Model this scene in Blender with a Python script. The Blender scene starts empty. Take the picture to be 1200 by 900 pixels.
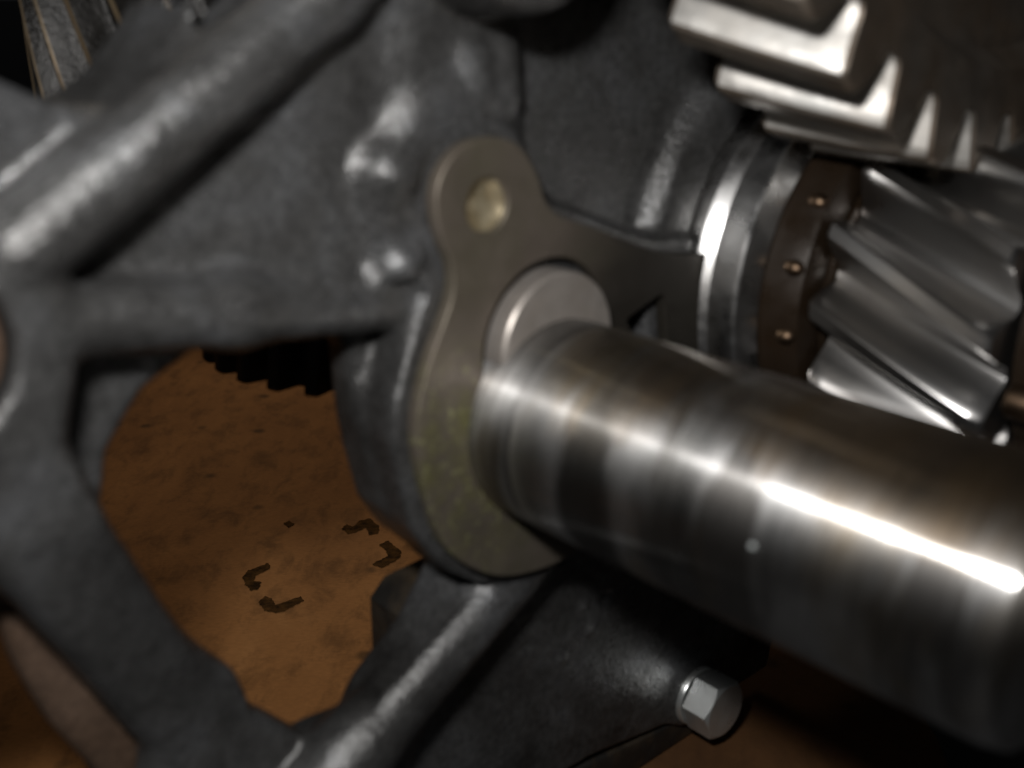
import bpy, bmesh, math, random
import numpy as np
from mathutils import Vector, Matrix

random.seed(7)
RNG = np.random.default_rng(11)
MM = 0.001
scene = bpy.context.scene
COL = scene.collection

# ------------------------------------------------------------------ camera
PITCH = math.radians(19.544)
CAM_H = 197.0                                   # lens height over the cardboard, mm
cam_data = bpy.data.cameras.new("camera")
cam_data.sensor_width = 36.0
cam_data.lens = 36.0 * 1287.0 / 1200.0
cam_data.clip_start = 0.005
cam_data.clip_end = 200.0
cam_data.dof.use_dof = True
cam_data.dof.focus_distance = 0.400
cam_data.dof.aperture_fstop = 12.5
cam = bpy.data.objects.new("camera", cam_data)
cam.location = (0, 0, CAM_H * MM)
cam.rotation_euler = (math.pi / 2 - PITCH, 0, 0)
COL.objects.link(cam)
scene.camera = cam

CP, SP = math.cos(PITCH), math.sin(PITCH)


def cam_pt(x, y, z):
    """camera frame (right, down, forward; mm) -> world metres"""
    return Vector((x, z * CP - y * SP, CAM_H - z * SP - y * CP)) * MM


# ------------------------------------------------------------------ world
world = bpy.data.worlds.new("World")
scene.world = world
world.use_nodes = True
bg = world.node_tree.nodes["Background"]
bg.inputs[0].default_value = (0.95, 0.97, 1.0, 1)
bg.inputs[1].default_value = 0.013

# ------------------------------------------------------------------ camera flash, above and left of the lens
flash_data = bpy.data.lights.new("camera_flash", 'AREA')
flash_data.shape = 'RECTANGLE'
flash_data.size = 0.024
flash_data.size_y = 0.012
flash_data.energy = 0.52
flash_data.color = (1.0, 0.985, 0.965)
flash = bpy.data.objects.new("camera_flash", flash_data)
flash.location = cam_pt(-26, -47, -4)
aim = cam_pt(15, 0, 230) - flash.location
flash.rotation_euler = aim.to_track_quat('-Z', 'Y').to_euler()
COL.objects.link(flash)

# added fill light high beyond the bench, no source seen for it
back_fill_data = bpy.data.lights.new("back_fill_light", 'AREA')
back_fill_data.shape = 'DISK'
back_fill_data.size = 0.45
back_fill_data.energy = 0.8
back_fill_data.color = (1.0, 0.86, 0.68)
back_fill = bpy.data.objects.new("back_fill_light", back_fill_data)
back_fill.location = (-0.45, 1.25, 1.35)
back_fill.rotation_euler = (Vector((-.12, .38, 0)) - back_fill.location).to_track_quat('-Z', 'Y').to_euler()
COL.objects.link(back_fill)

# added spot that brightens the cardboard behind the housing, source made up
board_fill_data = bpy.data.lights.new("board_fill_spot", 'SPOT')
board_fill_data.energy = 6.6
board_fill_data.color = (1.0, 0.86, 0.68)
board_fill_data.shadow_soft_size = 0.03
board_fill_data.spot_size = math.radians(22)
board_fill_data.spot_blend = 0.75
board_fill = bpy.data.objects.new("board_fill_spot", board_fill_data)
board_fill.location = (-0.22, 1.05, 0.85)
board_fill.rotation_euler = (Vector((-.095, .48, 0)) - board_fill.location).to_track_quat('-Z', 'Y').to_euler()
COL.objects.link(board_fill)

scene.view_settings.view_transform = 'Standard'
scene.view_settings.look = 'None'
scene.view_settings.exposure = 0.0
scene.view_settings.gamma = 1.0
scene.render.engine = 'CYCLES'
scene.cycles.use_denoising = True
scene.cycles.max_bounces = 4
scene.cycles.sample_clamp_indirect = 3.0

# ------------------------------------------------------------------ the housing's own frame
# local x = along the wall (u), local y = out of the wall along the shafts (w), local z = up (v)
N_W = Vector((0.66980, -0.69976 * CP - 0.24840 * SP, 0)).normalized()
E_W = Vector((-N_W.y, N_W.x, 0))
P0 = cam_pt(6.826, 6.246, 212.84)
FRAME = Matrix.Translation(P0) @ Matrix(((E_W.x, N_W.x, 0, 0), (E_W.y, N_W.y, 0, 0), (0, 0, 1, 0), (0, 0, 0, 1)))
GROUND_V = -P0.z / MM


def L(u, v, w):
    return Vector((u, w, v)) * MM


# ------------------------------------------------------------------ object helpers
def thing(name, label, cat, mat=None, group=None):
    o = bpy.data.objects.new(name, None)
    o.empty_display_size = 0.01
    o.matrix_world = mat if mat is not None else FRAME
    o["label"] = label
    o["category"] = cat
    if group:
        o["group"] = group
    COL.objects.link(o)
    return o


def tag(o, label, cat, group=None):
    o["label"] = label
    o["category"] = cat
    if group:
        o["group"] = group


def finish(name, me, mats, parent=None, smooth=True, angle=38, matrix=None):
    if not isinstance(mats, (list, tuple)):
        mats = [mats]
    for m in mats:
        me.materials.append(m)
    if smooth:
        bm = bmesh.new()
        bm.from_mesh(me)
        for f in bm.faces:
            f.smooth = True
        if angle:
            a = math.radians(angle)
            for e in bm.edges:
                e.smooth = not (len(e.link_faces) == 2 and e.calc_face_angle(0) > a)
        bm.to_mesh(me)
        bm.free()
    o = bpy.data.objects.new(name, me)
    COL.objects.link(o)
    if parent is not None:
        o.parent = parent
    elif matrix is not None:
        o.matrix_world = matrix
    return o


def mesh_from(name, verts, faces):
    me = bpy.data.meshes.new(name)
    me.from_pydata([tuple(v) for v in verts], [], [tuple(f) for f in faces])
    me.update()
    bm = bmesh.new()
    bm.from_mesh(me)
    bmesh.ops.recalc_face_normals(bm, faces=bm.faces)
    bm.to_mesh(me)
    bm.free()
    return me


def lathe(name, prof, cu=0, cv=0, seg=96, close=True):
    """prof: (radius, w) from back to front; axis along local y through (cu, cv)."""
    verts, faces = [], []
    for r, w in prof:
        for i in range(seg):
            a = 2 * math.pi * i / seg
            verts.append(L(cu + r * math.cos(a), cv + r * math.sin(a), w))
    for k in range(len(prof) - 1):
        for i in range(seg):
            j = (i + 1) % seg
            faces.append((k * seg + i, k * seg + j, (k + 1) * seg + j, (k + 1) * seg + i))
    if close:
        faces.append(tuple(range(seg)))
        faces.append(tuple((len(prof) - 1) * seg + i for i in range(seg)))
    return mesh_from(name, verts, faces)


def ring(name, prof, cu=0, cv=0, seg=96):
    """closed profile revolved (a ring)"""
    verts, faces = [], []
    n = len(prof)
    for r, w in prof:
        for i in range(seg):
            a = 2 * math.pi * i / seg
            verts.append(L(cu + r * math.cos(a), cv + r * math.sin(a), w))
    for k in range(n):
        q = (k + 1) % n
        for i in range(seg):
            j = (i + 1) % seg
            faces.append((k * seg + i, k * seg + j, q * seg + j, q * seg + i))
    return mesh_from(name, verts, faces)


def gear_mesh(name, cu, cv, n, r_root, r_tip, w0, w1, twist, phase, r_bore, steps=10, tip=.26, root=.60, axis='w', face_dip=None, face_mat=0):
    """helical gear; twist in radians from w0 to w1; phase = angle of a gap centre at w1.
    material 0 = faces and tips, 1 = flanks and gap floors"""
    p = 2 * math.pi / n
    prof, kinds = [], []
    for k in range(n):
        c = phase + (k + .5) * p                     # tooth centre
        rb = root * .5 * p
        tb = tip * .5 * p
        h = r_tip - r_root
        pts = [(-rb * 1.22, r_root), (-rb * 1.0, r_root + .10 * h), (-(rb * .62 + tb * .38), r_root + .45 * h),
               (-(rb * .24 + tb * .76), r_root + .78 * h), (-tb, r_root + .95 * h), (-tb * .72, r_tip),
               (tb * .72, r_tip), (tb, r_root + .95 * h), ((rb * .24 + tb * .76), r_root + .78 * h),
               ((rb * .62 + tb * .38), r_root + .45 * h), (rb, r_root + .10 * h), (rb * 1.22, r_root)]
        for i, (a, r) in enumerate(pts):
            prof.append((c + a, r))
            kinds.append(0 if i in (4, 5, 6) else 1)
    m = len(prof)
    # rings: chamfered ends
    stations = [(0, w0, .0, 1), (0, w0 + .9, 1, 1)]
    zs = [(w0, -.8), (w0 + .8, 0)] + [(w0 + .8 + (w1 - w0 - 1.6) * s / steps, 0) for s in range(1, steps + 1)] + [(w1, -.8)]
    verts, faces, mids = [], [], []

    def P(a, r, w):
        if axis == 'w':
            return L(cu + r * math.cos(a), cv + r * math.sin(a), w)
        return Vector((cu + r * math.cos(a), cv + r * math.sin(a), w)) * MM
    for w, dr in zs:
        t = (w - w1) / (w1 - w0) * twist
        for a, r in prof:
            rr = r + dr * max(0, (r - r_root) / (r_tip - r_root))
            verts.append(P(a + t, rr, w))
    nz = len(zs)
    for k in range(nz - 1):
        for i in range(m):
            j = (i + 1) % m
            faces.append((k * m + i, k * m + j, (k + 1) * m + j, (k + 1) * m + i))
            mids.append(kinds[i] if 0 < k < nz - 2 else 0)
    # end faces: ring strip to the rim, then dish to hub, then bore
    for (k0, w, sgn, t0) in ((0, w0, -1, -twist), (nz - 1, w1, 1, 0)):
        dip = face_dip or [(r_root - 3, 0), (r_bore, 0)]
        prev = [k0 * m + i for i in range(m)]
        for (r, dz) in dip:
            base = len(verts)
            for i in range(m):
                verts.append(P(prof[i][0] + t0, r, w - sgn * dz))
            for i in range(m):
                j = (i + 1) % m
                faces.append((prev[i], prev[j], base + j, base + i))
                mids.append(face_mat)
            prev = list(range(base, base + m))
        if sgn < 0:
            back = prev
        else:
            for i in range(m):
                j = (i + 1) % m
                faces.append((back[i], back[j], prev[j], prev[i]))
                mids.append(0)
    me = mesh_from(name, verts, faces)
    for f, k in zip(me.polygons, mids):
        f.material_index = k
    return me


# ------------------------------------------------------------------ materials
def new_mat(name):
    m = bpy.data.materials.new(name)
    m.use_nodes = True
    nt = m.node_tree
    b = nt.nodes["Principled BSDF"]
    return m, nt, b


def nd(nt, typ, **kw):
    n = nt.nodes.new(typ)
    for k, v in kw.items():
        if k.startswith('_'):
            setattr(n, k[1:], v)
        else:
            n.inputs[k].default_value = v
    return n


def coords(nt, scale=(1, 1, 1)):
    tc = nt.nodes.new('ShaderNodeTexCoord')
    mp = nt.nodes.new('ShaderNodeMapping')
    mp.inputs['Scale'].default_value = scale
    nt.links.new(tc.outputs['Object'], mp.inputs['Vector'])
    return mp.outputs['Vector']


def noise(nt, vec, scale, detail=4, rough=.55, dist=0):
    n = nd(nt, 'ShaderNodeTexNoise', Scale=scale, Detail=detail, Roughness=rough, Distortion=dist)
    nt.links.new(vec, n.inputs['Vector'])
    return n.outputs['Fac']


def ramp(nt, fac, stops):
    r = nt.nodes.new('ShaderNodeValToRGB')
    el = r.color_ramp.elements
    while len(el) < len(stops):
        el.new(.5)
    for e, (p, c) in zip(el, stops):
        e.position = p
        e.color = (c[0], c[1], c[2], 1) if isinstance(c, (tuple, list)) else (c, c, c, 1)
    nt.links.new(fac, r.inputs['Fac'])
    return r.outputs['Color']


def bump(nt, b, h, strength, dist, prev=None):
    n = nd(nt, 'ShaderNodeBump', Strength=strength, Distance=dist)
    nt.links.new(h, n.inputs['Height'])
    if prev is not None:
        nt.links.new(prev, n.inputs['Normal'])
    nt.links.new(n.outputs['Normal'], b.inputs['Normal'])
    return n.outputs['Normal']


def mixc(nt, fac, a, b_, blend='MIX'):
    m = nt.nodes.new('ShaderNodeMix')
    m.data_type = 'RGBA'
    m.blend_type = blend
    for sock, v in ((m.inputs[0], fac), (m.inputs[6], a), (m.inputs[7], b_)):
        if hasattr(v, 'is_linked'):
            nt.links.new(v, sock)
        elif isinstance(v, (int, float)):
            sock.default_value = v
        else:
            sock.default_value = (*v, 1)
    return m.outputs[2]


def cast_iron(name, dark, mid, light, metallic=.6, rough=(.22, .42), bumps=(.5, .0006)):
    m, nt, b = new_mat(name)
    v = coords(nt)
    big = noise(nt, v, 38, 5, .6, .4)
    fine = noise(nt, v, 620, 5, .65)
    grit = noise(nt, v, 1500, 2, .5)
    c = ramp(nt, big, [(.28, dark), (.52, mid), (.78, light)])
    speck = ramp(nt, fine, [(.32, .62), (.66, 1.15)])
    c = mixc(nt, 1.0, c, speck, 'MULTIPLY')
    nt.links.new(c, b.inputs['Base Color'])
    r = ramp(nt, noise(nt, v, 95, 4, .6), [(.3, rough[0]), (.72, rough[1])])
    nt.links.new(r, b.inputs['Roughness'])
    b.inputs['Metallic'].default_value = metallic
    n1 = bump(nt, b, fine, bumps[0], bumps[1])
    n2 = bump(nt, b, grit, .45, .0003, n1)
    bump(nt, b, noise(nt, v, 170, 4, .6), .25, .0005, n2)
    return m


M = {}
M['cast'] = cast_iron("oily_cast_iron", (.045, .043, .041), (.098, .097, .096), (.18, .185, .195))
M['brown_cast'] = cast_iron("rusty_machined_iron", (.055, .034, .022), (.095, .060, .040), (.14, .092, .065), .25, (.4, .65), (.25, .0004))


def steel(name, base, rough, metallic=1.0, stain=(.25, .17, .09), stain_amt=.35, scale=60, bmp=.15, rv=.3):
    m, nt, b = new_mat(name)
    v = coords(nt)
    a = noise(nt, v, scale, 4, .6, .3)
    c = mixc(nt, ramp(nt, a, [(.42, 0.0), (.75, stain_amt)]), base, stain)
    nt.links.new(c, b.inputs['Base Color'])
    r = ramp(nt, noise(nt, v, scale * 2.7, 4, .6), [(.3, rough * (1 - rv)), (.7, rough * (1 + rv))])
    nt.links.new(r, b.inputs['Roughness'])
    b.inputs['Metallic'].default_value = metallic
    bump(nt, b, noise(nt, v, 700, 3), bmp, .0002)
    return m


M['flank'] = steel("worn_tooth_steel", (.46, .45, .43), .55, 1.0, (.6,.5,.4), .2)
M['gear_face'] = steel("oily_brown_steel", (.10, .085, .07), .5, .6, (.10, .06, .03), .5)
M['dark_gear'] = steel("dark_oiled_steel", (.05, .047, .044), .5, .5, (.12, .06, .02), .7)
M['tooth_edge'] = steel("tan_tooth_edge", (.15, .11, .065), .45, .4, (.10, .06, .025), .8)  # tooth tips in tan, lighter than the rest of the gear
M['pinion'] = steel("ground_pinion_steel", (.48, .47, .46), .29, 1.0, (.34, .26, .17), .3, 22, .03, .08)
M['race'] = steel("polished_race_steel", (.52, .515, .51), .30, 1.0, (.5, .46, .4), .12, 60, .0)
M['cage'] = steel("oily_brown_cage", (.020, .013, .008), .32, .3, (.026, .015, .008), .6)
M['roller'] = steel("bearing_roller_steel", (.09, .06, .04), .45)
M['plate'] = steel("brown_oiled_plate_steel", (.135, .112, .092), .50, .55, (.09, .085, .05), .6, 45, .12)
_nt = M['plate'].node_tree
_b = _nt.nodes["Principled BSDF"]
_v = coords(_nt)
_d = nd(_nt, 'ShaderNodeVectorMath', _operation='DISTANCE')
_nt.links.new(_v, _d.inputs[0])
_d.inputs[1].default_value = (-.023, 0, -.006)
_near = ramp(_nt, _d.outputs['Value'], [(.012, 1.0), (.027, 0.0)])
_sp = ramp(_nt, noise(_nt, _v, 520, 4, .7), [(.56, 0.0), (.70, .8)])
_film = ramp(_nt, noise(_nt, _v, 130, 4, .7), [(.42, .0), (.66, .8)])
_old = _b.inputs['Base Color'].links[0].from_socket
_c = mixc(_nt, mixc(_nt, 1.0, _near, _film, 'MULTIPLY'), _old, (.12, .115, .04))
_c = mixc(_nt, mixc(_nt, 1.0, _near, _sp, 'MULTIPLY'), _c, (.42, .42, .22))
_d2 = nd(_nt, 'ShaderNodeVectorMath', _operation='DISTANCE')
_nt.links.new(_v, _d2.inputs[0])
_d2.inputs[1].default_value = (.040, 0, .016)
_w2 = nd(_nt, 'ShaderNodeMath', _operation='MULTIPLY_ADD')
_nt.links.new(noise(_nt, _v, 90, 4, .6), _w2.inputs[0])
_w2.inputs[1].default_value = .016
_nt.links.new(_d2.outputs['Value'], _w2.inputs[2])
_c = mixc(_nt, ramp(_nt, _w2.outputs[0], [(.030, .92), (.052, 0.0)]), _c, (.024, .021, .017))  # darkens the right arm: shade from its angle put into the colour
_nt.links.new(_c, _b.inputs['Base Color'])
M['collar'] = steel("brown_ground_collar_steel", (.33, .30, .275), .48, .6, (.16, .12, .08), .4, 50, .08)
M['zinc'] = steel("zinc_plated_bolt", (.72, .74, .73), .34, .85, (.35, .33, .3), .4)
M['brass_rust'] = steel("yellow_brown_residue", (.36, .31, .21), .35, .6, (.20, .14, .06), .7, 220)
M['speckled'] = cast_iron("black_speckled_gear_iron", (.012, .011, .010), (.022, .02, .018), (.05, .048, .045), .3)
M['dust'] = steel("pale_dust", (.22, .24, .24), .7, .0)
M['black'] = steel("black_oily_iron_and_shade", (.02, .018, .016), .5, .3)  # iron of the foot block, also used for the added shade block


def shaft_mat():
    m, nt, b = new_mat("ground_shaft_steel")
    v = coords(nt)
    sep = nt.nodes.new('ShaderNodeSeparateXYZ')
    nt.links.new(v, sep.inputs[0])
    ax = nt.nodes.new('ShaderNodeCombineXYZ')           # only the position along the axis: turning marks
    nt.links.new(sep.outputs['Y'], ax.inputs['Y'])
    bands = noise(nt, ax.outputs[0], 95, 3, .6)
    fine = noise(nt, ax.outputs[0], 1500, 2, .6)
    v2 = coords(nt, (1, .55, 1))
    blot = noise(nt, v2, 42, 4, .6, .6)
    c = ramp(nt, blot, [(.30, (.34, .335, .33)), (.48, (.56, .555, .545)), (.66, (.72, .71, .70))])
    streak = noise(nt, coords(nt, (.45, 3.2, .45)), 30, 4, .65, .3)      # wear bands that run part way round
    wear = ramp(nt, streak, [(.40, .92), (.53, 0.0)])
    c = mixc(nt, wear, c, (.15, .14, .13))
    st = noise(nt, coords(nt, (.7, 1.6, .7)), 30, 3, .5)
    tan = ramp(nt, st, [(.50, 0.0), (.62, .8)])
    c = mixc(nt, tan, c, (.36, .29, .20))
    def patch(pt, sc, r0, r1, amp, wob):
        # a stain of its own outline round a place on the shaft (metres; sc squeezes the axes)
        mp = nt.nodes.new('ShaderNodeVectorMath')
        mp.operation = 'SUBTRACT'
        nt.links.new(v, mp.inputs[0])
        mp.inputs[1].default_value = pt
        ml = nt.nodes.new('ShaderNodeVectorMath')
        ml.operation = 'MULTIPLY'
        nt.links.new(mp.outputs[0], ml.inputs[0])
        ml.inputs[1].default_value = sc
        ln = nt.nodes.new('ShaderNodeVectorMath')
        ln.operation = 'LENGTH'
        nt.links.new(ml.outputs[0], ln.inputs[0])
        ad = nd(nt, 'ShaderNodeMath', _operation='MULTIPLY_ADD')
        nt.links.new(noise(nt, v, 140, 4, .65), ad.inputs[0])
        ad.inputs[1].default_value = wob
        nt.links.new(ln.outputs['Value'], ad.inputs[2])
        return ramp(nt, ad.outputs[0], [(r0, amp), (r1, 0.0)])
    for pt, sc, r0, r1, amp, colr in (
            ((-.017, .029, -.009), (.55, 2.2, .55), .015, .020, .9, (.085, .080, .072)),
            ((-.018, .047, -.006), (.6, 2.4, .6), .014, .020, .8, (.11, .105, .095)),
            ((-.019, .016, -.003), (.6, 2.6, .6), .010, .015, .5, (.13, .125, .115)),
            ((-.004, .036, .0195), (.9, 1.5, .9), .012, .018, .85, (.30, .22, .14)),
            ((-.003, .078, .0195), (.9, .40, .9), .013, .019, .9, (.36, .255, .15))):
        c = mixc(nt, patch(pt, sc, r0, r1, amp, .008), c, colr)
    scr = noise(nt, coords(nt, (1, 9, 1)), 220, 3, .7)
    c = mixc(nt, .5, c, ramp(nt, scr, [(.35, .6), (.6, 1.1)]), 'MULTIPLY')
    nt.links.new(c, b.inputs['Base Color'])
    b.inputs['Metallic'].default_value = 1.0
    r = ramp(nt, bands, [(.3, .62), (.7, .52)])
    nt.links.new(r, b.inputs['Roughness'])
    b.inputs['Anisotropic'].default_value = .8
    b.inputs['Anisotropic Rotation'].default_value = .25
    tg = nt.nodes.new('ShaderNodeTangent')
    tg.direction_type = 'RADIAL'
    tg.axis = 'Y'
    nt.links.new(tg.outputs[0], b.inputs['Tangent'])
    nb = bump(nt, b, fine, .06, .0002)
    g = nt.nodes.new('ShaderNodeBsdfPrincipled')
    g.inputs['Anisotropic'].default_value = 1.0
    g.inputs['Anisotropic Rotation'].default_value = .25
    g.inputs['Roughness'].default_value = .26
    g.inputs['Metallic'].default_value = 1.0
    nt.links.new(mixc(nt, .7, (.75, .74, .72), c), g.inputs['Base Color'])
    nt.links.new(tg.outputs[0], g.inputs['Tangent'])
    nt.links.new(nb, g.inputs['Normal'])
    mx = nt.nodes.new('ShaderNodeMixShader')
    mk = mixc(nt, wear, ramp(nt, bands, [(.32, .35), (.6, .62)]), (.3, .3, .3))
    nt.links.new(mk, mx.inputs[0])
    nt.links.new(b.outputs[0], mx.inputs[1])
    nt.links.new(g.outputs[0], mx.inputs[2])
    nt.links.new(mx.outputs[0], nt.nodes['Material Output'].inputs['Surface'])
    return m


M['shaft'] = shaft_mat()


def board_mat():
    m, nt, b = new_mat("brown_cardboard")
    v = coords(nt)
    vs = coords(nt, (1, 2.6, 1))
    vb = coords(nt, (1, .55, 1))
    big = noise(nt, vb, 20, 5, .65, .5)
    mid = noise(nt, vb, 85, 5, .7, .3)
    fib = noise(nt, vs, 420, 3, .6)
    c = ramp(nt, big, [(.25, (.20, .085, .026)), (.55, (.31, .138, .044)), (.8, (.38, .18, .062))])
    stain = ramp(nt, mid, [(.33, .35), (.52, 1.0)])
    c = mixc(nt, .62, c, stain, 'MULTIPLY')
    c = mixc(nt, .35, c, ramp(nt, fib, [(.3, .6), (.7, 1.2)]), 'MULTIPLY')
    spots = nt.nodes.new('ShaderNodeTexVoronoi')
    spots.inputs['Scale'].default_value = 42
    nt.links.new(v, spots.inputs['Vector'])
    c = mixc(nt, ramp(nt, spots.outputs['Distance'], [(.07, .75), (.15, 0.0)]), c, (.07, .035, .012))
    # shade under the shaft painted into the board's colour, round the bolt
    ds = nd(nt, 'ShaderNodeVectorMath', _operation='DISTANCE')
    nt.links.new(v, ds.inputs[0])
    ds.inputs[1].default_value = (.070, .248, 0)
    wob = nd(nt, 'ShaderNodeMath', _operation='MULTIPLY_ADD')
    nt.links.new(noise(nt, v, 30, 4, .6), wob.inputs[0])
    wob.inputs[1].default_value = .05
    nt.links.new(ds.outputs['Value'], wob.inputs[2])
    shaft_shade = ramp(nt, wob.outputs[0], [(.075, .82), (.125, 0.0)])
    c = mixc(nt, shaft_shade, c, (.045, .022, .010))
    nt.links.new(c, b.inputs['Base Color'])
    b.inputs['Roughness'].default_value = .85
    b.inputs['Specular IOR Level'].default_value = .2
    bump(nt, b, mid, .08, .0002)
    return m


M['board'] = board_mat()
_m, _nt, _b = new_mat("faded_black_print")
_v = coords(_nt)
_nt.links.new(ramp(_nt, noise(_nt, _v, 260, 4, .7), [(.35, (.022, .013, .007)), (.70, (.10, .048, .016))]), _b.inputs['Base Color'])
_b.inputs['Specular IOR Level'].default_value = 0.0
_b.inputs['Roughness'].default_value = .9
M['print'] = _m
_m, _nt, _b = new_mat("dark_bench")
_b.inputs['Base Color'].default_value = (.022, .022, .023, 1)
_b.inputs['Roughness'].default_value = .8
M['bench'] = _m

# ------------------------------------------------------------------ the setting: bench and cardboard
me = mesh_from("bench_top", [Vector((x, y, -.004)) for x, y in ((-30, -2), (30, -2), (30, 60), (-30, 60))], [(0, 1, 2, 3)])
bench = finish("bench_top", me, M['bench'], smooth=False)
bench["kind"] = "structure"
bench["label"] = "dark bench top under the cardboard"

# cardboard sheet: real 3.5 mm thick sheet with a ragged right edge
nx, ny = 70, 60
x0, x1, y0, y1 = -520., 118., 226., 1150.
vs, fs = [], []
for lay, z in ((0, 0.0), (1, -3.4)):
    for j in range(ny + 1):
        for i in range(nx + 1):
            x = x0 + (x1 - x0) * i / nx
            y = y0 + (y1 - y0) * j / ny
            if i == nx:
                x += 2.2 * math.sin(y * .11) + random.uniform(-1, 1) + (y - 250) * .18
            vs.append(Vector((x, y, z + (0.35 * math.sin(x * .05 + y * .021) if lay == 0 else 0))) * MM)
st = nx + 1
off = st * (ny + 1)
for j in range(ny):
    for i in range(nx):
        a = j * st + i
        fs.append((a, a + 1, a + st + 1, a + st))
        fs.append((off + a, off + a + st, off + a + st + 1, off + a + 1))
rim = [i for i in range(nx + 1)] + [j * st + nx for j in range(1, ny + 1)] + [ny * st + i for i in range(nx - 1, -1, -1)] + [j * st for j in range(ny - 1, 0, -1)]
for a, b in zip(rim, rim[1:] + rim[:1]):
    fs.append((a, b, off + b, off + a))
board = finish("cardboard_sheet", mesh_from("cardboard_sheet", vs, fs), M['board'], angle=40)
tag(board, "stained brown cardboard sheet under the iron housing, printed with corner marks", "cardboard")


def ground_pt(px, py):
    d = ((px - 600) / 1287., (py - 450) / 1287., 1.)
    dn = d[1] * CP + d[2] * SP
    t = CAM_H / dn
    return d[0] * t, (d[2] * CP - d[1] * SP) * t


def print_mark(pts, name="printed_corner_mark"):
    """a thin ink patch lying on the cardboard, ragged outline (board mm)"""
    out = []
    k = len(pts)
    for i in range(k):
        a, b = pts[i], pts[(i + 1) % k]
        steps = max(2, int(math.hypot(b[0] - a[0], b[1] - a[1]) / .8))
        for s in range(steps):
            t = s / steps
            out.append((a[0] + (b[0] - a[0]) * t + random.uniform(-.3, .3), a[1] + (b[1] - a[1]) * t + random.uniform(-.3, .3)))
    bm = bmesh.new()
    vv = [bm.verts.new((x * MM, y * MM, .0005 + .35 * MM * math.sin(x * .05 + y * .021) - .0002)) for x, y in out]
    f = bm.faces.new(vv)
    bmesh.ops.triangulate(bm, faces=[f])
    me = bpy.data.meshes.new(name)
    bm.to_mesh(me)
    bm.free()
    o = finish(name, me, M['print'], board, smooth=False)
    return o


MARKS = [  # outlines on the board, mm
    [(-96.3, 347.0), (-95.3, 352.1), (-89.4, 357.9), (-87.7, 353.9), (-91.7, 348.8), (-92.2, 345.0), (-89.0, 343.7), (-88.8, 338.8), (-91.3, 337.8), (-94.3, 342.0)],
    [(-86.9, 329.9), (-85.6, 334.0), (-83.0, 333.0), (-80.8, 328.3), (-73.4, 334.2), (-71.3, 331.6), (-77.0, 324.6), (-79.7, 323.1), (-83.7, 324.6)],
    [(-66.5, 385.8), (-65.2, 389.8), (-62.2, 387.9), (-60.7, 392.9), (-56.7, 394.8), (-52.0, 387.9), (-51.7, 381.9), (-55.0, 380.7), (-57.4, 386.7), (-60.8, 382.8), (-63.4, 381.9)],
    [(-50.6, 372.6), (-47.6, 376.0), (-41.6, 367.5), (-41.5, 362.0), (-47.3, 354.7), (-51.5, 357.4), (-46.3, 363.6), (-47.5, 368.3)],
    [(-90.2, 390.4), (-88.3, 392.9), (-85.8, 389.8), (-87.5, 386.7)],
]
for mk in MARKS:
    print_mark(mk)

# ------------------------------------------------------------------ the cast housing, one continuous casting from a distance field
RES = 0.9
U0, U1, V0, V1, W0, W1 = -128., 165., GROUND_V + .2, 102., -42., 16.
gu = np.arange(U0, U1 + RES, RES, dtype=np.float32)
gv = np.arange(V0, V1 + RES, RES, dtype=np.float32)
gw = np.arange(W0, W1 + RES, RES, dtype=np.float32)
UU = gu[:, None, None]
VV = gv[None, :, None]
WW = gw[None, None, :]
U2 = gu[:, None]
V2 = gv[None, :]


def smin(a, b, k):
    h = np.maximum(k - np.abs(a - b), 0) / k
    return np.minimum(a, b) - h * h * k * .25


def smax(a, b, k):
    return -smin(-a, -b, k)


def poly2(pts):
    """signed distance of a polygon on the (u,v) grid"""
    x = np.broadcast_to(U2, (len(gu), len(gv)))
    y = np.broadcast_to(V2, (len(gu), len(gv)))
    d = np.full(x.shape, 1e9, np.float32)
    s = np.ones(x.shape, np.float32)
    k = len(pts)
    for i in range(k):
        ax_, ay = pts[i]
        bx, by = pts[i - 1]
        ex, ey = bx - ax_, by - ay
        wx, wy = x - ax_, y - ay
        t = np.clip((wx * ex + wy * ey) / (ex * ex + ey * ey + 1e-9), 0, 1)
        d = np.minimum(d, (wx - ex * t) ** 2 + (wy - ey * t) ** 2)
        c1 = y >= ay
        c2 = y < by
        c3 = ex * wy > ey * wx
        flip = (c1 & c2 & c3) | (~c1 & ~c2 & ~c3)
        s = np.where(flip, -s, s)
    return (s * np.sqrt(d)).astype(np.float32)


def slab(d2, wlo, whi, r=2.0):
    """extrude a 2D distance between wlo and whi; whi may be a 2D array"""
    whi_ = whi[:, :, None] if isinstance(whi, np.ndarray) else whi
    a = d2[:, :, None] + r
    b = np.maximum(WW - whi_, wlo - WW) + r
    return np.sqrt(np.maximum(a, 0) ** 2 + np.maximum(b, 0) ** 2) + np.minimum(np.maximum(a, b), 0) - r


def circ2(cu, cv, r):
    return (np.hypot(U2 - cu, V2 - cv) - r).astype(np.float32)


def caps(a, b, ra, rb=None):
    rb = ra if rb is None else rb
    a = np.array(a, np.float32)
    b = np.array(b, np.float32)
    e = b - a
    t = ((UU - a[0]) * e[0] + (VV - a[1]) * e[1] + (WW - a[2]) * e[2]) / float(e @ e)
    t = np.clip(t, 0, 1)
    return np.sqrt((UU - a[0] - e[0] * t) ** 2 + (VV - a[1] - e[1] * t) ** 2 + (WW - a[2] - e[2] * t) ** 2) - (ra + (rb - ra) * t)


def sstep(x, a, b):
    t = np.clip((x - a) / (b - a), 0, 1)
    return t * t * (3 - 2 * t)


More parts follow.
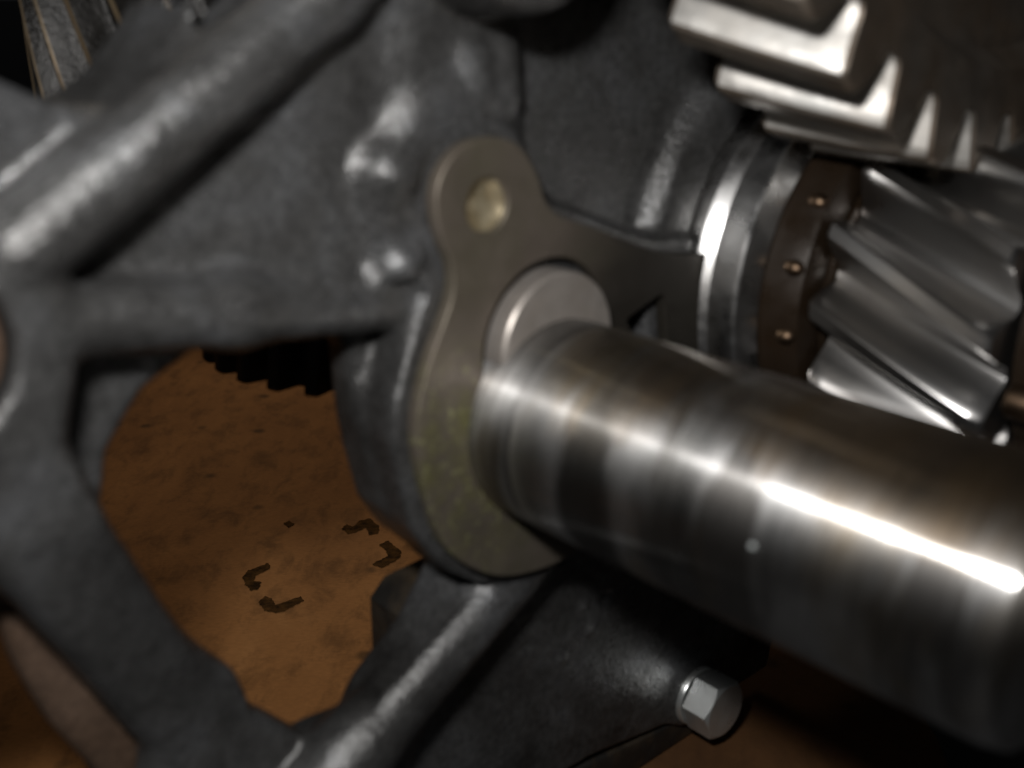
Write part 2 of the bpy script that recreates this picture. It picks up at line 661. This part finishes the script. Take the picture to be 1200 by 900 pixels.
PLATE = [(-14.1, 54.4), (-19.5, 53.9), (-23.4, 51.3), (-25.9, 47.5), (-26.3, 43), (-25, 38), (-22.7, 33.5), (-22.6, 28.4), (-25.2, 23), (-28, 18),
         (-31.2, 9.5), (-31.8, 3), (-30.4, -5), (-27.4, -16.3), (-24.5, -21), (-20.6, -25.3), (-12.6, -30.9), (-2.2, -33.4), (8.8, -33.3), (19, -29), (26, -19),
         (28.5, -6), (26.5, 8), (23, 13.5), (22, 15), (24, 15.8), (31.5, 18.2), (33.2, 18.2), (34, 16), (35, 8), (37, -2), (40, -8), (52, -10), (54, 24), (46, 25), (36, 26.4), (27.8, 28.8), (20,32), (12.7, 35), (4, 38.2), (1, 39.6), (-1.4, 42.5), (-2.6, 46.5), (-6.2, 51.6), (-9.5, 53.6)]
ARCH = [(-58, 25.5), (-64, 24), (-73.5, 19.3), (-80, 11.2), (-82.2, 1.8), (-80, -10.8), (-71.3, -25.7), (-62.6, -36.5), (-59.5, -46), (-49.5, -57), (-38.5, -58),
        (-25, -47.5), (-17, -36.5), (-24, -27.5), (-32, -14), (-34.5, -3), (-35.5, 8), (-36, 18), (-40, 25)]

d_plate = poly2(PLATE)
# upper web, rising to a crest beside the retaining plate
webtop = -10.5 + 3.0 * sstep(U2, -70, -34) * (1 + 0 * V2) + .5 * np.sin(U2 * .12 + V2 * .07)
webtop = webtop.astype(np.float32)
d_web = poly2([(-92, 32), (-22, 26), (2, 28), (-2, 108), (-14, 108), (-88, 46)])
H_ = slab(d_web, -22, webtop, 2.0)
# boss under the plate
H_ = smin(H_, slab(d_plate - 2.2, -21, -3.2, 1.6), 3.0)
# crest beside the lobe and two ribs running up from it
H_ = smin(H_, slab(poly2([(-27, 48), (-3, 48), (-3, 115), (-27, 115)]), -22, -7.0, 3.0), 7)
ang = np.degrees(np.arctan2(V2 - 43, U2 + 14.3)) % 360
rr_ = 2.4 + sum(h * np.exp(-((ang - t) / s_) ** 2) for t, h, s_ in ((160, 2.5, 13), (211, 2.2, 9)))
rimd = np.hypot((np.hypot(U2 + 14.3, V2 - 43) - 17.8)[:, :, None], WW + 6.4) - rr_[:, :, None].astype(np.float32)
H_ = smin(H_, smax(smax(rimd, UU + 16, 5.0), 30 - VV, 3.0), 5)
H_ = smin(H_, caps((-12.2, 61.5, -6.6), (-13, 67, -7.4), 3.9), 3)
H_ = smin(H_, caps((-5.8, 60.5, -6.8), (-6.0, 67, -7.4), 3.5), 3)
# recessed wall on the right with a sharp step down from the boss
H_ = smin(H_, slab(poly2([(-4, 26), (50, 18), (64, 60), (60, 110), (-4, 110)]), -22, -9.5, 1.0), .8)
# bearing collar
H_ = smin(H_, slab(circ2(92, 13, 60.5), -22, -4.5, 5.0), 4)
# lower web
H_ = smin(H_, slab(poly2([(-22, -28), (12, -34), (162, -36), (162, -84), (112, -88), (106, -112), (74, -112), (29, -104), (-50, -104), (-44, -76)]), -23, -14.0, 1.5), 1.2)
H_ = smin(H_, slab(poly2([(-50, -100), (90, -100), (86, -130), (-50, -130)]), -40, -27, 1.5), .6)
# ledge round the arch
H_ = smin(H_, slab(poly2([(-99, 44), (-28, 31), (-26, -28), (-8, -36), (-30, -82), (-70, -82), (-80, -42), (-95, -10), (-99, 15)]), -21, -13.0, 2.0), 3)
arch = poly2(ARCH)[:, :, None]
H_ = smax(H_, -arch, 2.5)
H_ = smin(H_, slab(d_plate - 2.0, -21, -3.2, 1.6), 2.0)
# rib along the bottom of the upper web
H_ = smin(H_, caps((-90, 35, -7.5), (-60, 30.6, -7.5), 5.6, 5.0), 4)
H_ = smin(H_, caps((-60, 30.6, -7.5), (-28, 25.5, -9.5), 5.0, 4.2), 4)
# lower rib
H_ = smin(H_, caps((-66, -74, -9), (-41, -60, -9), 7.6, 7.6), 3)
H_ = smin(H_, caps((-44.5, -62, -9), (2, -35.5, -10), 7.6, 7.0), 3)
# left gusset and the diagonal rib
gtop = np.minimum(-11.0 + .32 * np.maximum(0, (V2 - 45.5) * .84 - (U2 + 91) * .542), -4.0).astype(np.float32)
H_ = smin(H_, slab(poly2([(-130, 40), (-86, 42), (-64, 62), (-60, 78), (-63, 73), (-70, 65.5), (-75, 62.5), (-83, 63.5), (-90, 67), (-104, 75), (-130, 80)]), -34, gtop, 3.0), 4)
H_ = smin(H_, caps((-91, 45.5, -6.0), (-42.5, 76.8, -6.0), 6.4, 6.0), 4.0)
H_ = smin(H_, caps((-42.5, 76.8, -6.0), (2, 108, -7), 6.0), 2.5)
# column
ctop = (-1.5 - .22 * np.maximum(0, 6 - V2) * (1 + 0 * U2)).astype(np.float32)
ctop = np.maximum(ctop, -13)
H_ = smin(H_, slab(poly2([(-94, 45), (-87, 40), (-86.5, 27), (-89, 18), (-84.5, 4), (-75, -18), (-64, -42), (-54, -66), (-48, -90), (-48, -125),
                          (-92, -125), (-88, -70), (-80, -44), (-92, -19), (-98.5, -6), (-103, 2), (-130, 4), (-130, 42)]), -20, ctop, 4.0), 3.0)
# boss over the top edge of the frame, foot behind
H_ = smin(H_, slab(circ2(-13, 90, 16.2), -22, 12, 4.0), 2)
# parting line on the side of the boss
H_ = smin(H_, slab(d_plate - 3.1, -13.6, -12.2, .6), 1.0)
# spot face round the lobe and plate pocket
H_ = smax(H_, -slab(circ2(-14, 42.5, 14.6), -3.1, 30, 1.0), 1.5)
H_ = smax(H_, -slab(d_plate - 1.6, -3.1, 30, .6), .8)
# the boss is undercut towards the arch
H_ = smax(H_, -np.maximum(poly2([(-60, 2), (-35.7, 2.6), (-31.9, -14), (-26.2, -22.4), (-14, -35), (-22, -46), (-34, -52), (-60, -45)])[:, :, None], WW + 8.0), 2.0)
# bores
H_ = smax(H_, -slab(circ2(92, 13, 48.2), -40, 40, .5), .8)
H_ = smax(H_, -slab(circ2(-107, 34.5, 12.5), -30, 40, .5), 1.2)
# bolt seat
H_ = smin(H_, slab(circ2(70, -103, 10), -22, -13.2, 1.0), 3)
# casting pits and pimples on the lower web
for (a, b, r) in ((26, -59, 1.2), (29, -66, 1.7), (19, -70, 1.1)):
    H_ = smin(H_, np.sqrt((UU - a) ** 2 + (VV - b) ** 2 + (WW + 14.2) ** 2) - r, 1.0)
for (a, b, r) in ((34, -60, 2.0), (8, -62, 1.5)):
    H_ = smax(H_, -(np.sqrt((UU - a) ** 2 + (VV - b) ** 2 + (WW + 13.4) ** 2) - r), 1.0)


def value_noise(cell):
    shp = [int(len(g) * RES / cell) + 3 for g in (gu, gv, gw)]
    arr = RNG.normal(size=shp).astype(np.float32)
    for axis, g in enumerate((gu, gv, gw)):
        t = (g - g[0]) / cell
        i = np.floor(t).astype(int)
        fr = t - i
        fr = (fr * fr * (3 - 2 * fr)).astype(np.float32)
        sh = [1, 1, 1]
        sh[axis] = -1
        fr = fr.reshape(sh)
        arr = np.take(arr, i, axis=axis) * (1 - fr) + np.take(arr, i + 1, axis=axis) * fr
    return arr


H_ = H_ + .06 * value_noise(11.0) + .05 * value_noise(3.6)


def surface_nets(F):
    F = F.copy()
    for ax_ in range(3):                              # close at the grid border
        sl = [slice(None)] * 3
        sl[ax_] = 0
        F[tuple(sl)] = np.maximum(F[tuple(sl)], .5)
        sl[ax_] = -1
        F[tuple(sl)] = np.maximum(F[tuple(sl)], .5)
    ins = F < 0
    n0, n1, n2 = F.shape
    cnt = np.zeros((n0 - 1, n1 - 1, n2 - 1), np.uint8)
    for i in (0, 1):
        for j in (0, 1):
            for k in (0, 1):
                cnt += ins[i:n0 - 1 + i, j:n1 - 1 + j, k:n2 - 1 + k]
    act = (cnt > 0) & (cnt < 8)
    ci, cj, ck = np.nonzero(act)
    idx = np.full(act.shape, -1, np.int32)
    idx[ci, cj, ck] = np.arange(len(ci))
    pos = np.zeros((len(ci), 3), np.float64)
    num = np.zeros(len(ci))
    corners = [(i, j, k) for i in (0, 1) for j in (0, 1) for k in (0, 1)]
    for a in range(8):
        for b in range(a + 1, 8):
            A, B = corners[a], corners[b]
            if sum(abs(A[q] - B[q]) for q in range(3)) != 1:
                continue
            fa = F[ci + A[0], cj + A[1], ck + A[2]]
            fb = F[ci + B[0], cj + B[1], ck + B[2]]
            m = (fa < 0) != (fb < 0)
            t = np.where(m, fa / np.where(m, fa - fb, 1), 0)
            for q in range(3):
                pos[:, q] += np.where(m, A[q] + (B[q] - A[q]) * t, 0)
            num += m
    pos = pos / num[:, None] + np.c_[ci, cj, ck]
    quads = []
    for ax_ in range(3):
        sa = [slice(None)] * 3
        sb = [slice(None)] * 3
        sa[ax_] = slice(0, -1)
        sb[ax_] = slice(1, None)
        A, B = ins[tuple(sa)], ins[tuple(sb)]
        e = np.argwhere(A != B)
        o1, o2 = [(1, 2), (2, 0), (0, 1)][ax_]
        ok = (e[:, o1] > 0) & (e[:, o2] > 0) & (e[:, o1] < F.shape[o1] - 1) & (e[:, o2] < F.shape[o2] - 1)
        e = e[ok]
        fl = A[e[:, 0], e[:, 1], e[:, 2]]

        def at(d1, d2):
            q = e.copy()
            q[:, o1] -= d1
            q[:, o2] -= d2
            return idx[q[:, 0], q[:, 1], q[:, 2]]
        Q = np.c_[at(1, 1), at(0, 1), at(0, 0), at(1, 0)]
        Q[~fl] = Q[~fl][:, ::-1]
        quads.append(Q)
    return pos, np.concatenate(quads)


pos, quads = surface_nets(H_)
uvw = np.c_[U0 + pos[:, 0] * RES, V0 + pos[:, 1] * RES, W0 + pos[:, 2] * RES]
del H_
lv = np.c_[uvw[:, 0], uvw[:, 2], uvw[:, 1]] * MM
me = bpy.data.meshes.new("casting")
me.vertices.add(len(lv))
me.vertices.foreach_set("co", lv.astype(np.float32).ravel())
# local (u,w,v) swaps two axes, so the winding is reversed
quads = quads[:, ::-1]
me.loops.add(quads.size)
me.loops.foreach_set("vertex_index", quads.astype(np.int32).ravel())
me.polygons.add(len(quads))
me.polygons.foreach_set("loop_start", np.arange(0, quads.size, 4, dtype=np.int32))
me.polygons.foreach_set("use_smooth", np.ones(len(quads), bool))
me.update(calc_edges=True)
me.validate()
housing = thing("gearbox_housing", "dark oily cast iron gearbox housing with ribs and a large arched opening", "gearbox housing",
                FRAME @ Matrix.Translation(L(0, GROUND_V, 0)))
SH = Matrix.Translation(L(0, -GROUND_V, 0))
casting = finish("casting", me, M['cast'], housing, smooth=False)
casting.matrix_local = SH

# machined boss face in the bore at the left edge, and the rusty flange low on the left
o = finish("bore_plug", lathe("bore_plug", [(11.9, -14), (11.9, -4.2), (11.2, -3.4), (3, -3.1)], -107, 34.5), M['brown_cast'], housing)
o.matrix_local = SH
o["label"] = "brown machined plug face at the left edge"


def prism(name, pts, wlo, whi, bev=1.5):
    bm = bmesh.new()
    a = [bm.verts.new(L(u, v, whi)) for u, v in pts]
    f = bm.faces.new(a)
    r = bmesh.ops.extrude_face_region(bm, geom=[f])
    for vtx in r['geom']:
        if isinstance(vtx, bmesh.types.BMVert):
            vtx.co += Vector((0, (wlo - whi) * MM, 0))
    bmesh.ops.recalc_face_normals(bm, faces=bm.faces)
    if bev:
        ed = [e for e in bm.edges if e.calc_face_angle(0) > math.radians(50)]
        bmesh.ops.bevel(bm, geom=ed, offset=bev * MM, segments=3, affect='EDGES', profile=.5)
    me = bpy.data.meshes.new(name)
    bm.to_mesh(me)
    bm.free()
    return me


o = finish("side_flange", prism("side_flange", [(-96, -12), (-90, -16), (-84, -30), (-74, -52), (-66, -80), (-78, -80), (-87, -49), (-92.4, -37.4), (-95.6, -26), (-97, -17)], -30, -21, 2.5), M['brown_cast'], housing)
o.matrix_local = SH
o["label"] = "rusty brown flange low on the left"
o = finish("flange_shade_block", prism("flange_shade_block", [(-48, -106), (20, -105.5), (76, -113), (74, GROUND_V + .3), (-48, GROUND_V + .3)], -38, -15.2, 1.0), M['black'], housing)  # added black block standing in for the shade under the flange
o.matrix_local = SH
o["label"] = "black block added as the shade under the lower flange"
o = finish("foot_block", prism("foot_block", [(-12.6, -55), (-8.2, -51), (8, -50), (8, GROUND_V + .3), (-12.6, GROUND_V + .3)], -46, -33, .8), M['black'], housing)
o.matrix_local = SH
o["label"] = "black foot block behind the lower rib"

# ------------------------------------------------------------------ retaining plate


def curve_plate(name, loops, depth, bevel):
    """flat plate with holes: outline loops in (u,v); returns mesh lying w = -depth..0"""
    cu = bpy.data.curves.new(name, 'CURVE')
    cu.dimensions = '2D'
    cu.fill_mode = 'BOTH'
    cu.extrude = (depth / 2 - bevel) * MM
    cu.bevel_depth = bevel * MM
    cu.bevel_resolution = 2
    cu.offset = -bevel * MM
    for lp in loops:
        s = cu.splines.new('POLY')
        s.points.add(len(lp) - 1)
        for pt, (a, b) in zip(s.points, lp):
            pt.co = (a * MM, b * MM, 0, 1)
        s.use_cyclic_u = True
    ob = bpy.data.objects.new(name, cu)
    COL.objects.link(ob)
    dg = bpy.context.evaluated_depsgraph_get()
    me = bpy.data.meshes.new_from_object(ob.evaluated_get(dg))
    bpy.data.objects.remove(ob)
    # curve x,y,z -> local u, v, -w ... (x, -z... ) keep handedness
    me.transform(Matrix(((1, 0, 0, 0), (0, 0, -1, 0), (0, 1, 0, 0), (0, 0, 0, 1))))
    me.transform(Matrix.Translation((0, -depth / 2 * MM, 0)))
    return me


def smooth_loop(pts, it=2):
    for _ in range(it):
        out = []
        for i in range(len(pts)):
            a, b = pts[i], pts[(i + 1) % len(pts)]
            out.append((a[0] * .75 + b[0] * .25, a[1] * .75 + b[1] * .25))
            out.append((a[0] * .25 + b[0] * .75, a[1] * .25 + b[1] * .75))
        pts = out
    return pts


DROPS = [(-19.67, 3.41, 62.5)]
DISC_C, DISC_R = (.1, 14.9), 14.2
SHAFT_R = 20.0
hole = []
for i in range(180):
    a = 2 * math.pi * i / 180
    dx, dy = math.cos(a), math.sin(a)
    c0 = (-1, 8)                                    # star centre inside both circles
    best = 0
    for (cx, cy, r) in ((0, 0, SHAFT_R - 1.0), (DISC_C[0], DISC_C[1], DISC_R + 2.0)):
        ox, oy = c0[0] - cx, c0[1] - cy
        bq = ox * dx + oy * dy
        cq = ox * ox + oy * oy - r * r
        disc = bq * bq - cq
        if disc > 0:
            best = max(best, -bq + math.sqrt(disc))
    hole.append((c0[0] + dx * best, c0[1] + dy * best))
BOLT_C = (-14.9, 42.8)
bh = [(BOLT_C[0] + 4.7 * math.cos(2 * math.pi * i / 48), BOLT_C[1] + 4.7 * math.sin(2 * math.pi * i / 48)) for i in range(48)]
plate = thing("retaining_plate", "flat brown steel retaining plate with a round lobe, fixed behind the thick shaft", "plate")
finish("plate_body", curve_plate("plate_body", [smooth_loop(PLATE), hole, bh], 3.0, .45), M['plate'], plate, angle=40)
o = finish("recessed_screw", lathe("recessed_screw", [(4.65, -7), (4.65, -.9), (4.1, -1.3), (3.3, -1.9), (2.2, -2.3), (.8, -2.4)], *BOLT_C, seg=40), M['brass_rust'], plate)
o["label"] = "yellow brown recessed screw end in the plate's lobe"

# ------------------------------------------------------------------ the shaft with its eccentric collar
shaft = thing("shaft", "thick ground steel shaft running towards the lower right over the retaining plate", "shaft")
prof = [(SHAFT_R, -18), (SHAFT_R, 10.4), (SHAFT_R - .07, 10.6), (SHAFT_R - .07, 10.9), (SHAFT_R, 11.1), (SHAFT_R, 24), (SHAFT_R - .04, 24.2), (SHAFT_R - .04, 36), (SHAFT_R, 36.2),
        (SHAFT_R, 94.6), (SHAFT_R - .15, 95.0), (SHAFT_R - .6, 97.4), (SHAFT_R - 1.3, 97.9), (3.5, 97.9), (2.0, 95)]
finish("shaft_body", lathe("shaft_body", prof, seg=160), M['shaft'], shaft, angle=25)
o = finish("eccentric_collar", lathe("eccentric_collar", [(DISC_R, -3.2), (DISC_R, 2.7), (DISC_R - .45, 3.2), (4, 3.2)], *DISC_C, seg=120), M['collar'], shaft, angle=30)
o["label"] = "crescent of the flat collar showing above the shaft"

dm = bpy.data.meshes.new("drop")
bm = bmesh.new()
bmesh.ops.create_icosphere(bm, subdivisions=2, radius=.55 * MM)
bm.to_mesh(dm)
bm.free()
for k, (du, dv, dw) in enumerate(DROPS):
    o = finish("dust_speck", dm, M['dust'] if k == 0 else [], shaft, smooth=(k == 0), angle=0)
    o.location = L(du, dv, dw)

# ------------------------------------------------------------------ bearing, pinion, big gear
BC = (92.0, 13.0)
brg = thing("roller_bearing", "polished roller bearing ring between the housing wall and the helical pinion", "bearing")
o = finish("outer_ring", ring("outer_ring", [(48.0, -14), (48.0, -1.6), (47.7, -.9), (46.3, 1.1), (46.0, 1.6), (46.0, 7.6), (45.8, 8.2), (45.4, 8.6), (43.0, 9.4), (40, 10.4), (39, -14)], seg=160), M['race'], brg, angle=20)
o.location = L(BC[0], BC[1], 0)
finish("cage", ring("cage", [(39.5, 0), (39.5, 13), (37.5, 18.5), (35, 19.2), (31, 19.2), (31, 0)], *BC, seg=96), M['cage'], brg)
rm = lathe("roller", [(.6, -2.4), (1.5, -1.8), (2.0, -.6), (2.0, .6), (1.5, 1.8), (.6, 2.4)], 0, 0, seg=16)
for k in range(16):
    a = 2 * math.pi * (k + .3) / 16
    r = finish("roller", rm, M['roller'] if k == 0 else [], brg, smooth=(k == 0))
    r.location = L(BC[0] + 37.4 * math.cos(a), BC[1] + 37.4 * math.sin(a), 16)
    r.rotation_euler = (0, 0, 0)
    r.matrix_local = Matrix.Translation(r.location) @ Matrix.Rotation(-a, 4, 'Y') @ Matrix.Rotation(math.radians(14), 4, 'Z')

pin = thing("pinion_shaft", "dark helical pinion with bright lower flank, under the large gear", "pinion")
finish("pinion_teeth", gear_mesh("pinion_teeth", BC[0], BC[1], 14, 29.0, 38.3, 21, 59.5, math.radians(25), math.radians(175 + 12.8), 20, steps=14, tip=.22, root=.72), [M['pinion'], M['pinion']], pin, angle=32)
finish("pinion_journal", lathe("pinion_journal", [(28, -16), (28, 14), (30, 17), (30, 20), (26, 22), (22, 24), (22, 58), (24, 60), (24, 95)], *BC, seg=80), M['cage'], pin)

gear = thing("helical_gear", "large helical gear with bright worn teeth at the upper right corner", "gear")
GC = (88.0, 147.0)
finish("gear_body", gear_mesh("gear_body", GC[0], GC[1], 36, 92.5, 103.8, 12, 42, math.radians(7), math.radians(-130.6), 22, steps=8, tip=.30, root=.66,
                              face_dip=[(88, 0), (84, .3), (80, 5), (45, 5), (42, 0), (22, 0)]), [M['gear_face'], M['flank']], gear, angle=32)

# bearing at the far end of the pinion
fb = thing("end_bearing", "brown oily bearing at the right end of the pinion", "bearing")
finish("inner_race", ring("inner_race", [(30, 61), (30, 72), (24.1, 72), (24.1, 61)], *BC, seg=80), M['cage'], fb)
finish("roller", lathe("roller", [(3.0, 61.5), (3.4, 62), (3.4, 71), (3.0, 71.6)], BC[0] - 30.6, BC[1] - 8, seg=20), M['roller'], fb)

# ------------------------------------------------------------------ gears behind the wall, axes upright


def upright_gear(name, label, centre, n, r0, r1, h, twist, mats, tip=.3, tilt=0):
    base = Matrix.Translation(centre) @ Matrix.Rotation(math.radians(tilt), 4, 'X')
    t = thing(name, label, "gear", base)
    finish("gear_body", gear_mesh("gear_body", 0, 0, n, r0, r1, 0, h, twist, 0.05, 12, steps=4, tip=tip, root=.62, axis='z', face_mat=1), mats, t, angle=30)
    me = bpy.data.meshes.new("gear_shaft")
    bm = bmesh.new()
    bmesh.ops.create_cone(bm, cap_ends=True, segments=40, radius1=11.8 * MM, radius2=11.8 * MM, depth=(h + 30) * MM,
                          matrix=Matrix.Translation((0, 0, (h / 2 + (12 if not tilt else -12)) * MM)))
    bm.to_mesh(me)
    bm.free()
    finish("gear_shaft", me, M['dark_gear'], t)
    return t


upright_gear("lower_gear", "dark gear behind the housing, its teeth showing under the middle rib", cam_pt(-33, -13, 300), 30, 44, 50.5, 38, .12, [M['dark_gear'], M['dark_gear']])
upright_gear("upper_gear", "black gear with tan tooth edges in the gap at the upper left", cam_pt(-80, -70, 300), 22, 37.5, 45, 40, -.30, [M['tooth_edge'], M['speckled']], tip=.10, tilt=5)

# ------------------------------------------------------------------ bolt in the lower flange
bolt = thing("hex_bolt", "bright zinc plated hex bolt with washer in the lower flange", "bolt", FRAME @ Matrix.Translation(L(70, -103.5, -13.2)))
finish("washer", ring("washer", [(8.3, 0), (8.3, 1.5), (8.0, 1.9), (6, 1.9), (6, 0)], seg=48), M['zinc'], bolt)
verts, faces = [], []
segs = 48
AF = 7.4
RC = AF / math.cos(math.pi / 6)


def hexr(a):
    b = (a + math.pi / 6) % (math.pi / 3) - math.pi / 6
    return AF / math.cos(b)


HEX_ROT = math.radians(22)
for (w, lim, off_) in ((2.6, 99, 0), (9.6, 99, 0)):
    pass
rows = []
for kind in range(4):
    row = []
    for i in range(segs):
        a = 2 * math.pi * i / segs
        r = hexr(a)
        drop = (r - AF) * .62
        if kind == 0:
            w = 2.6
        elif kind == 1:
            w = 10.6 - drop
        elif kind == 2:
            r, w = AF * .97, 10.7
        else:
            r, w = .5, 10.7
        row.append(len(verts))
        verts.append(L(r * math.cos(a + HEX_ROT), r * math.sin(a + HEX_ROT), w))
    rows.append(row)
for q in range(3):
    for i in range(segs):
        j = (i + 1) % segs
        faces.append((rows[q][i], rows[q][j], rows[q + 1][j], rows[q + 1][i]))
faces.append(tuple(rows[0]))
faces.append(tuple(rows[3]))
finish("bolt_head", mesh_from("bolt_head", verts, faces), M['zinc'], bolt, angle=20)

for o in list(scene.objects):
    if o.type == 'MESH' and o.parent is not None and o.name.startswith("printed"):
        o.parent = board
